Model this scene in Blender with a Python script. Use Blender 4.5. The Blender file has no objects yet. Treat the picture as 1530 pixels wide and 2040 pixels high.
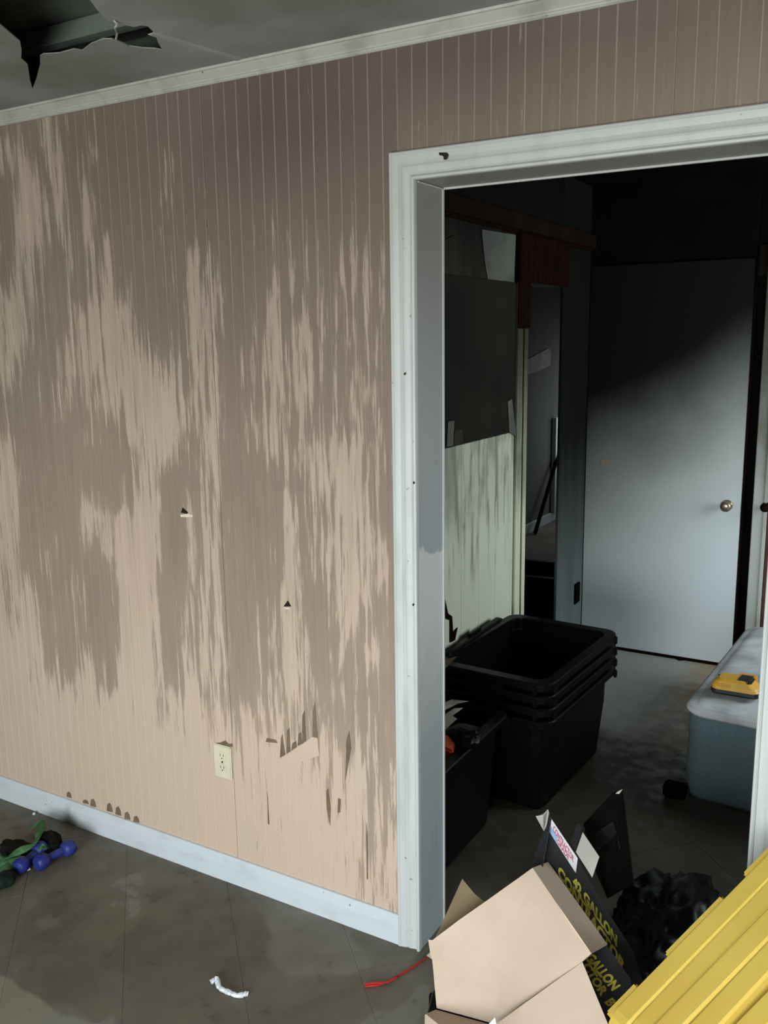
import bpy, bmesh, math, random
import numpy as np
from mathutils import Vector, Matrix, Euler, noise
random.seed(7)
scene = bpy.context.scene
# ------------------------------------------------------------------ camera (solved from the photograph)
F = 1800.73; YAW, PITCH, ROLL = 0.530282, 0.189040, -0.0142775
CAM = Vector((1.05478, -1.97289, 1.66458))
fw = Vector((-math.sin(YAW)*math.cos(PITCH), math.cos(YAW)*math.cos(PITCH), -math.sin(PITCH)))
r0 = Vector((math.cos(YAW), math.sin(YAW), 0)); u0 = r0.cross(fw)
RR = r0*math.cos(ROLL)+u0*math.sin(ROLL); UU = -r0*math.sin(ROLL)+u0*math.cos(ROLL)
cd = bpy.data.cameras.new('camera'); cam = bpy.data.objects.new('camera', cd)
scene.collection.objects.link(cam); scene.camera = cam
cd.sensor_fit = 'VERTICAL'; cd.sensor_height = 36; cd.lens = F*36/2040
cd.clip_start = .02; cd.clip_end = 60
cam.matrix_world = Matrix(((RR.x, UU.x, -fw.x, CAM.x), (RR.y, UU.y, -fw.y, CAM.y), (RR.z, UU.z, -fw.z, CAM.z), (0, 0, 0, 1)))
# ------------------------------------------------------------------ world, window and fill light, exposure
w = bpy.data.worlds.new('world'); scene.world = w; w.use_nodes = True
w.node_tree.nodes['Background'].inputs[0].default_value = (.62, .72, .80, 1)
w.node_tree.nodes['Background'].inputs[1].default_value = .5
def area(name, loc, rot, sx, sy, power, col):
    l = bpy.data.lights.new(name, 'AREA'); l.shape = 'RECTANGLE'; l.size = sx; l.size_y = sy; l.energy = power; l.color = col
    o = bpy.data.objects.new(name, l); scene.collection.objects.link(o); o.location = loc; o.rotation_euler = rot
area('window_daylight', (.55, -3.86, .95), (math.radians(90), 0, 0), 2.0, 1.3, 62, (.93, .985, 1.0))      # window behind the camera
area('bedroom_window_daylight', (2.06, 1.95, 1.40), (math.radians(90), 0, math.radians(90)), 1.05, 1.1, 14, (.86, .96, 1.0))
area('hall_fill_light', (-1.15, 6.3, 1.1), (math.radians(90), 0, math.radians(180)), .9, 1.2, 2.4, (.9, .96, 1.0))  # added fill light for the hall; its end wall has no window
vs = scene.view_settings; vs.view_transform = 'Standard'; vs.look = 'None'; vs.exposure = 1.4; vs.gamma = 1
vs.use_curve_mapping = False

# ------------------------------------------------------------------ helpers
def ray(px, py): return RR*((px-765)/F) + UU*((1020-py)/F) + fw
def at(px, py, ax, val):
    d = ray(px, py); return CAM + d*((val-CAM[ax])/d[ax])
def proj(P):
    d = Vector(P)-CAM; k = d.dot(fw); return (765+F*d.dot(RR)/k, 1020-F*d.dot(UU)/k)
def on_plane(px, py, P, n):
    d = ray(px, py); return CAM + d*((P-CAM).dot(n)/d.dot(n))
def srgb(r, g, b):
    f = lambda c: (c/255/12.92) if c/255 <= .04045 else ((c/255+.055)/1.055)**2.4
    return (f(r), f(g), f(b), 1)
def link(o): scene.collection.objects.link(o); return o
def tag(o, label=None, cat=None, group=None, kind=None):
    for k, v in (('label', label), ('category', cat), ('group', group), ('kind', kind)):
        if v: o[k] = v
    return o
def empty(name, loc=(0, 0, 0), rot=(0, 0, 0), **k):
    o = link(bpy.data.objects.new(name, None)); o.location = loc; o.rotation_euler = rot; o.empty_display_size = .05
    return tag(o, **k)
def obj(name, bm, m, parent=None, smooth=False, **k):
    me = bpy.data.meshes.new(name)
    bmesh.ops.recalc_face_normals(bm, faces=bm.faces)
    if smooth:
        for f in bm.faces: f.smooth = True
    bm.to_mesh(me); bm.free()
    if m: me.materials.append(m)
    o = link(bpy.data.objects.new(name, me))
    if parent: o.parent = parent
    return tag(o, **k)
def box(bm, x0, x1, y0, y1, z0, z1, M=None):
    vs_ = [bm.verts.new((x, y, z)) for x in (x0, x1) for y in (y0, y1) for z in (z0, z1)]
    for a in ((0, 1, 3, 2), (4, 6, 7, 5), (0, 4, 5, 1), (2, 3, 7, 6), (0, 2, 6, 4), (1, 5, 7, 3)):
        bm.faces.new([vs_[i] for i in a])
    if M: bmesh.ops.transform(bm, matrix=M, verts=vs_)
    return vs_
def bev(bm, w, seg=2):
    bmesh.ops.bevel(bm, geom=bm.edges[:], offset=w, segments=seg, affect='EDGES', clamp_overlap=True)
def bbox(x0, x1, y0, y1, z0, z1, b=0, seg=2):
    bm = bmesh.new(); box(bm, x0, x1, y0, y1, z0, z1)
    if b: bev(bm, b, seg)
    return bm
def slab(pts, th, n=None, sub=False):
    """polygon (world points) given real thickness th, pushed away from the viewer side"""
    bm = bmesh.new(); pts = [Vector(p) for p in pts]
    if n is None: n = (pts[1]-pts[0]).cross(pts[2]-pts[0]).normalized()
    if n.dot(CAM-pts[0]) < 0: n = -n
    A = [bm.verts.new(p) for p in pts]; B = [bm.verts.new(p-n*th) for p in pts]
    bm.faces.new(A); bm.faces.new(B[::-1])
    for i in range(len(pts)):
        j = (i+1) % len(pts); bm.faces.new((A[i], B[i], B[j], A[j]))
    return bm
def rrect(L, W, r, n=6):
    P = []
    for cx, cy, a0 in ((L/2-r, W/2-r, 0), (-L/2+r, W/2-r, 90), (-L/2+r, -W/2+r, 180), (L/2-r, -W/2+r, 270)):
        for i in range(n+1):
            a = math.radians(a0+90*i/n); P.append((cx+r*math.cos(a), cy+r*math.sin(a)))
    return P
def loft(bm, rings, caps=(True, True)):
    V = [[bm.verts.new(p) for p in R] for R in rings]
    for A, B in zip(V, V[1:]):
        for i in range(len(A)):
            j = (i+1) % len(A); bm.faces.new((A[i], A[j], B[j], B[i]))
    if caps[0]: bm.faces.new(V[0][::-1])
    if caps[1]: bm.faces.new(V[-1])
    return V
def tube(pts, r, n=8, bm=None):
    bm = bm or bmesh.new(); pts = [Vector(p) for p in pts]; rings = []
    rad = r if isinstance(r, (list, tuple)) else [r]*len(pts)
    for i, p in enumerate(pts):
        t = (pts[min(i+1, len(pts)-1)]-pts[max(i-1, 0)]).normalized()
        a = t.cross(Vector((0, 0, 1)));  a = a.normalized() if a.length > .05 else t.cross(Vector((0, 1, 0))).normalized()
        b = t.cross(a)
        rings.append([p+a*(rad[i]*math.cos(q*2*math.pi/n))+b*(rad[i]*math.sin(q*2*math.pi/n)) for q in range(n)])
    loft(bm, rings); return bm
def spline(pts, k=8):
    P = [Vector(p) for p in pts]; P = [P[0]*2-P[1]]+P+[P[-1]*2-P[-2]]; out = []
    for i in range(1, len(P)-2):
        for j in range(k):
            t = j/k; a, b, c, d = P[i-1:i+3]
            out.append(.5*((2*b)+(c-a)*t+(2*a-5*b+4*c-d)*t*t+(3*b-a-3*c+d)*t**3))
    return out+[P[-2]]

# ------------------------------------------------------------------ materials
class N:
    def __init__(s, name, rough=.8, spec=.3):
        s.m = bpy.data.materials.new(name); s.m.use_nodes = True; s.t = s.m.node_tree
        s.b = s.t.nodes['Principled BSDF']; s.b.inputs['Roughness'].default_value = rough
        s.b.inputs['Specular IOR Level'].default_value = spec
    def n(s, ty, **k):
        x = s.t.nodes.new(ty)
        for a, b in k.items(): setattr(x, a, b)
        return x
    def put(s, v, sock):
        if hasattr(v, 'type') or hasattr(v, 'is_linked'): s.t.links.new(v, sock)
        else: sock.default_value = v
    def math(s, op, a, b=None, clamp=False):
        x = s.n('ShaderNodeMath', operation=op, use_clamp=clamp); s.put(a, x.inputs[0])
        if b is not None: s.put(b, x.inputs[1])
        return x.outputs[0]
    def coord(s, kind='Object'): return s.n('ShaderNodeTexCoord').outputs[kind]
    def pos(s): return s.n('ShaderNodeNewGeometry').outputs['Position']
    def scale(s, v, sc, off=(0, 0, 0)):
        x = s.n('ShaderNodeMapping'); s.put(v, x.inputs[0]); x.inputs['Scale'].default_value = sc; x.inputs['Location'].default_value = off
        return x.outputs[0]
    def noise(s, v, sc=1, det=3, rough=.55, dist=0):
        x = s.n('ShaderNodeTexNoise'); s.put(v, x.inputs['Vector']); x.inputs['Scale'].default_value = sc
        x.inputs['Detail'].default_value = det; x.inputs['Roughness'].default_value = rough; x.inputs['Distortion'].default_value = dist
        return x.outputs['Fac']
    def step(s, v, a, b, lo=0, hi=1):
        x = s.n('ShaderNodeMapRange', interpolation_type='SMOOTHSTEP'); s.put(v, x.inputs[0])
        x.inputs[1].default_value = a; x.inputs[2].default_value = b; x.inputs[3].default_value = lo; x.inputs[4].default_value = hi
        return x.outputs[0]
    def mix(s, f, a, b, blend='MIX'):
        x = s.n('ShaderNodeMix', data_type='RGBA', blend_type=blend); s.put(f, x.inputs[0]); s.put(a, x.inputs[6]); s.put(b, x.inputs[7])
        return x.outputs[2]
    def xyz(s, v):
        x = s.n('ShaderNodeSeparateXYZ'); s.put(v, x.inputs[0]); return x.outputs
    def attr(s, name): return s.n('ShaderNodeAttribute', attribute_name=name).outputs['Fac']
    def bump(s, h, st=.3, d=.002):
        x = s.n('ShaderNodeBump'); x.inputs['Strength'].default_value = st; x.inputs['Distance'].default_value = d
        s.put(h, x.inputs['Height']); s.t.links.new(x.outputs[0], s.b.inputs['Normal'])
    def col(s, v): s.put(v, s.b.inputs['Base Color']); return s.m
def simple(name, c1, c2=None, rough=.7, sc=8, spec=.3, bump=0, stretch=(1, 1, 1), metal=0, lo=.35, hi=.65):
    g = N(name, rough, spec); v = g.scale(g.coord(), stretch); f = g.noise(v, sc, 4)
    g.b.inputs['Metallic'].default_value = metal
    if bump: g.bump(f, bump)
    return g.col(g.mix(g.step(f, lo, hi), c1, c2 or tuple(min(1, x*.82) for x in c1[:3])+(1,)))

# front wall paint with wiped and dripping soot
g = N('sooty_pink_paint', .75, .25); p = g.pos()
st1 = g.noise(g.scale(p, (48, 1, 3.1)), 1, 4, .6, .3); st2 = g.noise(g.scale(p, (130, 1, 9)), 1, 3, .6)
a = g.attr('soot')
amp = g.step(g.xyz(p)[0], -1.5, -.4, .85, 1.15); v = g.math('MULTIPLY', g.math('SUBTRACT', st1, .5), 1.9); v = g.math('ADD', v, g.math('MULTIPLY', g.math('SUBTRACT', st2, .5), .95)); v = g.math('ADD', a, g.math('MULTIPLY', v, amp))
m_ = g.step(v, .33, .64); m2 = g.step(v, .72, 1.35, 0, .45)
big = g.noise(g.scale(p, (2.2, 1, 1.5)), 1, 3, .5)
clean = g.mix(g.step(big, .35, .65), srgb(206, 183, 165), srgb(200, 183, 162))
soot = g.mix(g.step(big, .4, .6), srgb(166, 148, 131), srgb(160, 143, 128))
c = g.mix(m_, clean, soot); c = g.mix(m2, c, srgb(140, 126, 108))
smoke = g.math('MULTIPLY', g.attr('smoke'), g.math('ADD', g.math('MULTIPLY', m_, .30), .74)); fine = g.noise(g.scale(p, (70, 1, 2.2)), 1, 4, .6)
zf = g.xyz(p)[2]; c = g.mix(g.math('MULTIPLY', g.step(fine, .42, .72, 0, .34), g.step(zf, .35, 1.1, .12, 1)), c, srgb(150, 134, 117))
c = g.mix(smoke, c, g.mix(big, srgb(92, 79, 70), srgb(84, 76, 67)))
c = g.mix(g.attr('groove'), c, srgb(170, 158, 142))
c = g.mix(g.attr('scar'), c, srgb(78, 64, 54))
g.bump(st1, .12, .001); M_WALL = g.col(c)

def trim_mat(name, base, dirt, amt=.5, stretch=(6, 6, 1)):
    g = N(name, .45, .4); p = g.pos(); f = g.noise(g.scale(p, stretch), 3, 4, .6); s2 = g.noise(p, 55, 2, .5)
    c = g.mix(g.step(f, .45, .75, 0, amt), base, dirt)
    c = g.mix(g.step(s2, .73, .77, 0, .7), c, srgb(90, 84, 74))
    g.bump(f, .1, .001); return g, c
g, c = trim_mat('smoked_white_trim', srgb(196, 202, 201), srgb(160, 163, 158))
z = g.xyz(g.pos())[2]; c = g.mix(g.step(z, .7, 2.2, 0, .58), c, srgb(142, 137, 124)); M_TRIM = g.col(c)
g, c = trim_mat('smoked_white_jamb', srgb(164, 174, 178), srgb(148, 154, 156), .4)
z = g.xyz(g.pos())[2]; sm = g.noise(g.scale(g.pos(), (3, 8, 5)), 1, 3, .6)
zw = g.math('ADD', z, g.math('MULTIPLY', g.math('SUBTRACT', sm, .5), .35)); wipe = g.math('MULTIPLY', g.step(zw, .55, 1.0, .15, 1), g.step(zw, 1.13, 1.15, 1, 0))
c = g.mix(g.step(z, .9, 1.9, 0, .8), c, srgb(112, 105, 92)); c = g.mix(g.math('MULTIPLY', wipe, .7), c, srgb(226, 226, 222)); M_JAMB = g.col(c)
g, c = trim_mat('grey_crown_paint', srgb(166, 165, 155), srgb(122, 119, 108), .7, (3, 3, 3)); M_CROWN = g.col(c)
g, c = trim_mat('white_baseboard_paint', srgb(206, 215, 220), srgb(186, 194, 198), .5, (3, 3, 8)); xb_ = g.xyz(g.pos()); ax = g.math('ABSOLUTE', g.math('ADD', xb_[0], 1.395)); k_ = g.math('ADD', ax, g.math('MULTIPLY', xb_[2], 1.6))
nb_ = g.noise(g.pos(), 30, 3, .6); c = g.mix(g.step(g.math('ADD', k_, g.math('MULTIPLY', nb_, .06)), .05, .17, .85, 0), c, srgb(70, 62, 56))
M_BASE = g.col(c)
# ceiling
g = N('sooted_ceiling_board', .9, .1); p = g.pos(); f = g.noise(p, 2.2, 4); x_ = g.xyz(p)
M_CEIL = g.col(g.mix(g.step(f, .3, .7), srgb(146, 149, 145), srgb(118, 117, 108)))
M_ATTIC = simple('dark_attic', srgb(96, 104, 94), srgb(78, 82, 74), .95, 6)
# floor tile
g = N('dirty_shaded_vinyl_tile', .5, .45); p = g.pos()
f1 = g.noise(p, 2.6, 5, .55, .6); f2 = g.noise(p, 14, 4, .6); ri = g.n('ShaderNodeObjectInfo').outputs['Random']
c = g.mix(g.step(f1, .35, .62), srgb(92, 87, 75), srgb(110, 105, 92))
c = g.mix(g.step(f1, .60, .63, 0, .55), c, srgb(138, 138, 130))
x0_ = g.xyz(p); c = g.mix(g.step(g.math('ADD', g.math('MULTIPLY', x0_[1], -1.0), g.math('MULTIPLY', f1, .12)), .705, .72, 0, .8), c, srgb(150, 148, 132))
c = g.mix(g.step(g.noise(g.scale(p, (1, 1, 1), (3.1, 1.7, 0)), 1.7, 4, .5), .56, .60, 0, .45), c, srgb(132, 134, 124))
c = g.mix(g.math('MULTIPLY', ri, .22), c, srgb(116, 112, 100)); c = g.mix(g.step(f2, .60, .72, 0, .35), c, srgb(60, 54, 44))
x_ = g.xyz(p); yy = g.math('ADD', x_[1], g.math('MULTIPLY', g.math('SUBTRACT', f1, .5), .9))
c = g.mix(g.math('MULTIPLY', g.step(yy, .1, .5, 0, .8), g.step(yy, 1.35, 1.75, 1, 0)), c, srgb(52, 44, 32))  # mattress shadow on the bedroom floor, painted in as brown
brown = g.math('MULTIPLY', g.step(x_[0], .1, .3), g.step(x_[1], 1.4, 1.6))
c = g.mix(g.step(yy, 1.45, 1.9), c, g.mix(g.math('MULTIPLY', brown, g.step(f1, .35, .6)), srgb(158, 160, 154), srgb(160, 134, 100)))
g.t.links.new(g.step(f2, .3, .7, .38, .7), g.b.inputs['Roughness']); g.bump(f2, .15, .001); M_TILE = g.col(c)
M_SLAB = simple('dark_grout', srgb(84, 79, 68), srgb(74, 70, 60), .9, 5)
# bedroom
def soot_room(name, lo, hi, z0, z1, black=srgb(26, 26, 24), streaky=0):
    g = N(name, .85, .05); p = g.pos(); z = g.xyz(p)[2]; nz = g.noise(g.scale(p, (9, 9, 1.3)), 1, 4, .6)
    zz = g.math('ADD', z, g.math('MULTIPLY', g.math('SUBTRACT', nz, .5), .35))
    c = g.mix(nz, lo, hi)
    if streaky:
        s_ = g.noise(g.scale(p, (22, 22, 2.2)), 1, 3, .5)
        band = g.math('MULTIPLY', g.step(z, .62, .86), 1.0)
        blot = g.noise(g.scale(p, (6, 6, 3)), 1, 3, .6, .5)
        c = g.mix(g.math('MULTIPLY', g.step(s_, .48, .62), g.math('MULTIPLY', g.math('MULTIPLY', band, g.step(blot, .28, .5)), streaky)), c, srgb(104, 106, 92))
        c = g.mix(g.math('MULTIPLY', g.step(z, .85, 1.1), g.step(blot, .4, .62, .25, .8)), c, srgb(136, 138, 122))
    c = g.mix(g.step(zz, z0, z1), c, black); return g.col(c)
M_WAINSCOT = soot_room('green_white_panelling', srgb(212, 216, 194), srgb(196, 202, 180), 1.3, 2.2, srgb(110, 112, 98), .75)
M_TRIMG = soot_room('smoked_green_trim', srgb(214, 214, 190), srgb(198, 200, 174), .7, 1.7, srgb(62, 62, 50), .3)
M_CASING2 = soot_room('smoked_door_casing', srgb(196, 200, 194), srgb(178, 182, 174), .4, 1.9, srgb(70, 70, 60), .4)
M_SOOTBOARD = simple('sooted_dark_board', srgb(40, 39, 33), srgb(33, 33, 28), .9, 3, .05)
M_UPPER = soot_room('sooted_upper_wall', srgb(62, 62, 52), srgb(40, 42, 36), 1.7, 2.25, srgb(14, 13, 11))
M_PATCH = simple('pale_wall_patch', srgb(98, 98, 88), srgb(78, 79, 72), .8, 6)
M_BACKWALL = soot_room('grey_bedroom_wall', srgb(112, 121, 120), srgb(100, 108, 106), -.1, 1.25, srgb(20, 21, 19))
M_BLACK = simple('charred_black', srgb(12, 12, 11), srgb(8, 8, 8), .97, 4, .02)
M_CHAR = simple('charred_brown_wood', srgb(30, 12, 5), srgb(18, 9, 5), .95, 9, .03, stretch=(6, 6, 1))
M_BEAM = simple('smoked_brown_wood', srgb(30, 20, 13), srgb(22, 15, 10), .95, 6, .03)
M_REDWOOD = simple('brown_wood_panel', srgb(96, 58, 40), srgb(74, 44, 31), .7, 5, stretch=(8, 8, 1))
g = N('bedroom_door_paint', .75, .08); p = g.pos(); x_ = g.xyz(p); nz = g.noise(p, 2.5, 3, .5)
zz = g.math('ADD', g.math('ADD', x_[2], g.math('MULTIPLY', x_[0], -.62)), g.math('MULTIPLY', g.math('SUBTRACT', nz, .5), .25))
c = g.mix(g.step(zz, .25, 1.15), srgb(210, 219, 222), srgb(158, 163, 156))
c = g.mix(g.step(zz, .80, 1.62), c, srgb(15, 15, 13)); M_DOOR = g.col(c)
M_GLASSKNOB = simple('tarnished_knob', srgb(176, 162, 138), srgb(120, 108, 90), .3, 20, .5, metal=.7)
M_TOTE = simple('black_plastic', srgb(13, 13, 12), srgb(9, 9, 8), .36, 12, .10)
M_TEAL = simple('slate_teal_fabric', srgb(106, 125, 130), srgb(94, 112, 118), .9, 60, .1, bump=.3, stretch=(1, 1, 6))
M_QUILT = simple('grey_white_ticking', srgb(216, 220, 222), srgb(170, 174, 174), .85, 5, .2, bump=.3)
M_YELLOWTOOL = simple('yellow_tool_plastic', srgb(226, 172, 62), srgb(206, 160, 56), .45, 9, .4)
M_DARKTOOL = simple('black_tool_plastic', srgb(40, 40, 38), srgb(28, 28, 28), .5, 9, .4)
M_CARD = simple('plain_cardboard', srgb(228, 207, 187), srgb(217, 196, 175), .85, 4, .15)
M_CARDS = simple('grey_cardboard', srgb(196, 194, 186), srgb(180, 178, 170), .85, 6, .15)
M_CARDD = simple('dull_shaded_cardboard', srgb(150, 132, 104), srgb(136, 119, 94), .9, 6, .1)
M_PRINT = simple('black_printed_card', srgb(40, 42, 48), srgb(34, 34, 36), .45, 8, .35)
M_LETTER = simple('yellow_ink', srgb(214, 204, 84), srgb(196, 186, 74), .6, 30)
M_LABEL = simple('white_label', srgb(232, 230, 236), srgb(222, 222, 228), .5, 6)
M_BLUELAB = simple('pale_blue_label', srgb(160, 198, 230), srgb(150, 188, 224), .5, 6)
M_REDINK = simple('red_ink', srgb(206, 96, 120), srgb(196, 90, 112), .6, 30)
M_YELLOW = simple('yellow_lid_plastic', srgb(236, 206, 98), srgb(226, 194, 88), .42, 3, .4)
M_BLUE = simple('blue_vinyl', srgb(44, 60, 134), srgb(34, 46, 122), .45, 12, .4)
M_GREEN = simple('green_webbing', srgb(86, 132, 90), srgb(66, 106, 72), .85, 60, .15, bump=.3)
M_DKGREEN = simple('dark_green_fabric', srgb(30, 48, 40), srgb(24, 32, 28), .9, 30, .1, bump=.4)
M_BLKFAB = simple('black_fabric', srgb(30, 29, 26), srgb(22, 22, 20), .95, 30, .1, bump=.4)
M_WHITEPL = simple('crumpled_white_film', srgb(232, 238, 246), srgb(206, 214, 222), .3, 30, .5)
M_REDCORD = simple('red_cord', srgb(190, 44, 38), srgb(166, 40, 34), .45, 12, .4)
M_OUTLET = simple('ivory_plastic', srgb(222, 216, 188), srgb(212, 208, 180), .35, 12, .4)
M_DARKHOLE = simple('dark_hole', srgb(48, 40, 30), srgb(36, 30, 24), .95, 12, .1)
M_ORANGE = simple('orange_scrap', srgb(190, 74, 34), srgb(150, 56, 28), .7, 12)
M_FARWALL = soot_room('hall_wall_paint', srgb(120, 124, 120), srgb(98, 102, 98), .3, 2.0, srgb(62, 64, 60))
M_CONC = simple('grey_concrete', srgb(126, 120, 108), srgb(108, 100, 86), .8, 3)
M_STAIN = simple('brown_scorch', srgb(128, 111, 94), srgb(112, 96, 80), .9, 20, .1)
M_PAINTCHIP = simple('pale_bare_paint', srgb(222, 208, 190), srgb(214, 198, 178), .8, 8)
M_BAREPAINT = simple('pink_tan_paint', srgb(208, 186, 167), srgb(203, 183, 163), .75, 4)
M_ROOMWALL = simple('plain_wall', srgb(150, 136, 120), srgb(130, 118, 104), .85, 2)
M_GLASS = simple('window_frame_paint', srgb(210, 212, 208), None, .5, 5)

# ------------------------------------------------------------------ ceiling heights and wall openings
ZC = 2.36; T = .137; XR = .8206; ZH = 2.03; PITCHB = .03985; X0 = -.051
# ================================================================== FRONT WALL
fwall = bbox(0, .001, 0, .001, 0, .001); fwall.free()
bm = bmesh.new()
box(bm, -3.2, -.012, .0055, T, 0, ZC+.06); box(bm, XR+.012, 2.4, .0055, T, 0, ZC+.06); box(bm, -.012, XR+.012, .0055, T, ZH+.012, ZC+.06)
wall_front = obj('wall_front', bm, M_ROOMWALL, kind='structure')

G = ["76476889899999999999", "36374898698899999999", "63375999698888999999", "62475999788877888889", "53645688767986677668",
     "54746478655886666557", "35663458744885666557", "35753356744775566557", "36733333556764546557", "56654332466775566547",
     "58865632355765565667", "38986853464876544457", "38987733765887654357", "48873322765897565358", "47575322764897364346",
     "44766522854798366346", "33757722754896387458", "23667624754785468666", "12563713653775467767", "11222511434565567767",
     "01111111222334665667", "00100000111221133456", "00000000000121013355", "00000000000010102245", "00000000000000001244", "00000000000000000133"]
G = np.array([[int(c)/9 for c in r] for r in G])
def grid(px, py):
    c = (px-20)/40; r = (py-250)/60; c = min(max(c, 0), 18.999); r = min(max(r, 0), 24.999)
    i, j = int(r), int(c); fr, fc = r-i, c-j
    return (G[i, j]*(1-fc)+G[i, j+1]*fc)*(1-fr)+(G[i+1, j]*(1-fc)+G[i+1, j+1]*fc)*fr
# individual streaks: x0,y0,x1,y1,half width px, target, strength
ST = [(12, 350, 14, 560, 9, .95, .8), (60, 250, 78, 330, 12, .95, .8), (84, 330, 128, 560, 8, .95, .8), (142, 250, 150, 470, 8, .95, .8),
      (150, 470, 168, 600, 9, .9, .8), (60, 310, 55, 460, 18, .05, .7), (115, 300, 128, 450, 12, .15, .6), (170, 380, 172, 470, 9, .25, .6),
      (225, 440, 240, 540, 12, .95, .7), (212, 480, 216, 530, 8, .1, .7), (240, 620, 250, 780, 34, .05, .5), (330, 300, 325, 420, 10, .3, .6),
      (300, 540, 320, 650, 14, .95, .7), (385, 500, 400, 760, 14, .15, .8), (90, 620, 100, 800, 12, .9, .7), (30, 800, 45, 900, 12, .9, .7),
      (90, 860, 100, 1030, 42, 1, .7), (60, 960, 62, 1140, 14, .95, .7), (126, 1000, 140, 1340, 9, .95, .8), (86, 1150, 100, 1310, 12, .95, .7),
      (118, 1190, 132, 1350, 9, .9, .6), (235, 860, 245, 1000, 22, .95, .8), (270, 1030, 265, 1380, 34, .02, .75), (205, 1130, 215, 1360, 24, .95, .85),
      (190, 1080, 198, 1200, 10, .9, .8), (340, 960, 348, 1360, 17, .95, .85), (378, 1000, 385, 1400, 6, .1, .7), (18, 900, 20, 1080, 16, .1, .7),
      (72, 1180, 78, 1300, 12, .1, .6), (418, 500, 440, 1330, 9, .08, .8), (416, 820, 420, 980, 14, .35, .5), (480, 930, 490, 1380, 36, 1, .8),
      (485, 440, 500, 620, 14, .9, .6), (552, 550, 560, 760, 7, .15, .7), (570, 1010, 572, 1180, 10, .08, .85), (580, 1240, 585, 1400, 18, .1, .7),
      (640, 1180, 645, 1330, 24, .95, .8), (590, 660, 598, 800, 14, .2, .6), (690, 900, 688, 1220, 20, .08, .7), (663, 870, 668, 1240, 9, .05, .7),
      (722, 960, 730, 1200, 8, .15, .7), (688, 1260, 682, 1300, 6, .05, .9), (745, 1290, 752, 1330, 8, .0, 1), (762, 1090, 764, 1140, 9, .1, .8),
      (775, 500, 785, 1500, 7, .95, .7), (735, 1310, 738, 1330, 7, 0, .9), (548, 600, 546, 900, 6, .15, .6), (610, 640, 640, 960, 10, .2, .5),
      (740, 1700, 735, 1560, 4, .8, .7), (768, 1660, 772, 1760, 5, .75, .7), (690, 1460, 690, 1560, 7, .95, .9), (655, 1560, 657, 1640, 4, .9, .9),
      (675, 1590, 675, 1620, 4, .95, .9), (534, 1600, 537, 1700, 3, .8, .9)]
SC = [(138, 1585, 5, 8), (171, 1597, 6, 4), (186, 1603, 6, 12), (219, 1613, 6, 14), (236, 1620, 6, 14), (254, 1628, 6, 11), (272, 1634, 6, 9)]
NB = 48
def streaks(px, py, v):
    for x0, y0, x1, y1, h, tv, s in ST:
        L = math.hypot(x1-x0, y1-y0); t = ((px-x0)*(x1-x0)+(py-y0)*(y1-y0))/(L*L); tc = min(max(t, 0), 1)
        dx = abs(px-(x0+(x1-x0)*tc))/h; dy = abs(t-tc)*L/30
        k = max(0, 1-max(dx-.6, 0)/.7)*max(0, 1-dy)*s*.72
        v = v*(1-k)+tv*k
    return v
def board(k):
    xa = X0+k*PITCHB; xb = xa+PITCHB; above = xb > -.03 and xa < XR+.03
    z0 = ZH+.03 if above else .0; z1 = ZC-.002
    nz = 8 if above else 46
    g_ = .0026; seam = (k % 31 == 16)                                  # a sheet joint every 31 boards
    cols = [(xa, .0012), (xa+.0010, .0011), (xa+g_, 0), (xa+.0145, 0), (xa+.027, 0), (xb-g_, 0), (xb-.0010, .0011), (xb, .0012)]
    if seam: cols[0] = (xa+.0009, .0045)
    bm = bmesh.new(); ls = bm.verts.layers.float.new('soot'); lm = bm.verts.layers.float.new('smoke'); lg = bm.verts.layers.float.new('groove'); lc = bm.verts.layers.float.new('scar')
    V = []
    for j in range(nz+1):
        z = z0+(z1-z0)*j/nz; row = []
        for ci, (x, y) in enumerate(cols):
            v = bm.verts.new((x, y, z)); px, py = proj((x, 0, z))
            if px < -10 or above or x > 0: s = (.78+.3*noise.noise((x*3, 0, z*1.2))) if not above else .95
            else: s = grid(px, py)
            if px < -10: s = grid((-px) % 760, py)
            s = streaks(px, py, s)
            v[ls] = s
            # smoke film thickens towards the ceiling
            hz = min(max((z-.55)/1.65, 0), 1); v[lm] = (.93 - .26*min(max((-x-.5)/.9, 0), 1))*hz**1.05 + (.16*noise.noise((x*2.6, 3, z*2))) * hz
            if above: v[lm] = .70+.24*max(0, min(1, (z-2.08)/.2)) - .16*max(0, min(1, (x-.2)/.6))
            v[lg] = (1 if ci in (0, 1, 6, 7) else 0)*min(max((z-1.35)/.6, 0), 1)*min(max((x+1.75)/1.1, .25), 1)*.50*(.6+.5*noise.noise((k*3.3, 1, z*4)))
            sc = 0
            row.append(v)
        V.append(row)
    for A, B in zip(V, V[1:]):
        for i in range(len(A)-1): bm.faces.new((A[i], A[i+1], B[i+1], B[i]))
    return obj('board', bm, M_WALL, wall_front)
kmin = int((-3.2-X0)/PITCHB)
for k in range(kmin, int((2.4-X0)/PITCHB)): board(k)

def wallquad(name, pix, mat, parent, d=.0012, y=0.0):
    pts = [at(px, py, 1, y) for px, py in pix]
    return obj(name, slab([p-Vector((0, d, 0)) for p in pts], d*.9, Vector((0, -1, 0))), mat, parent)
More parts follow.
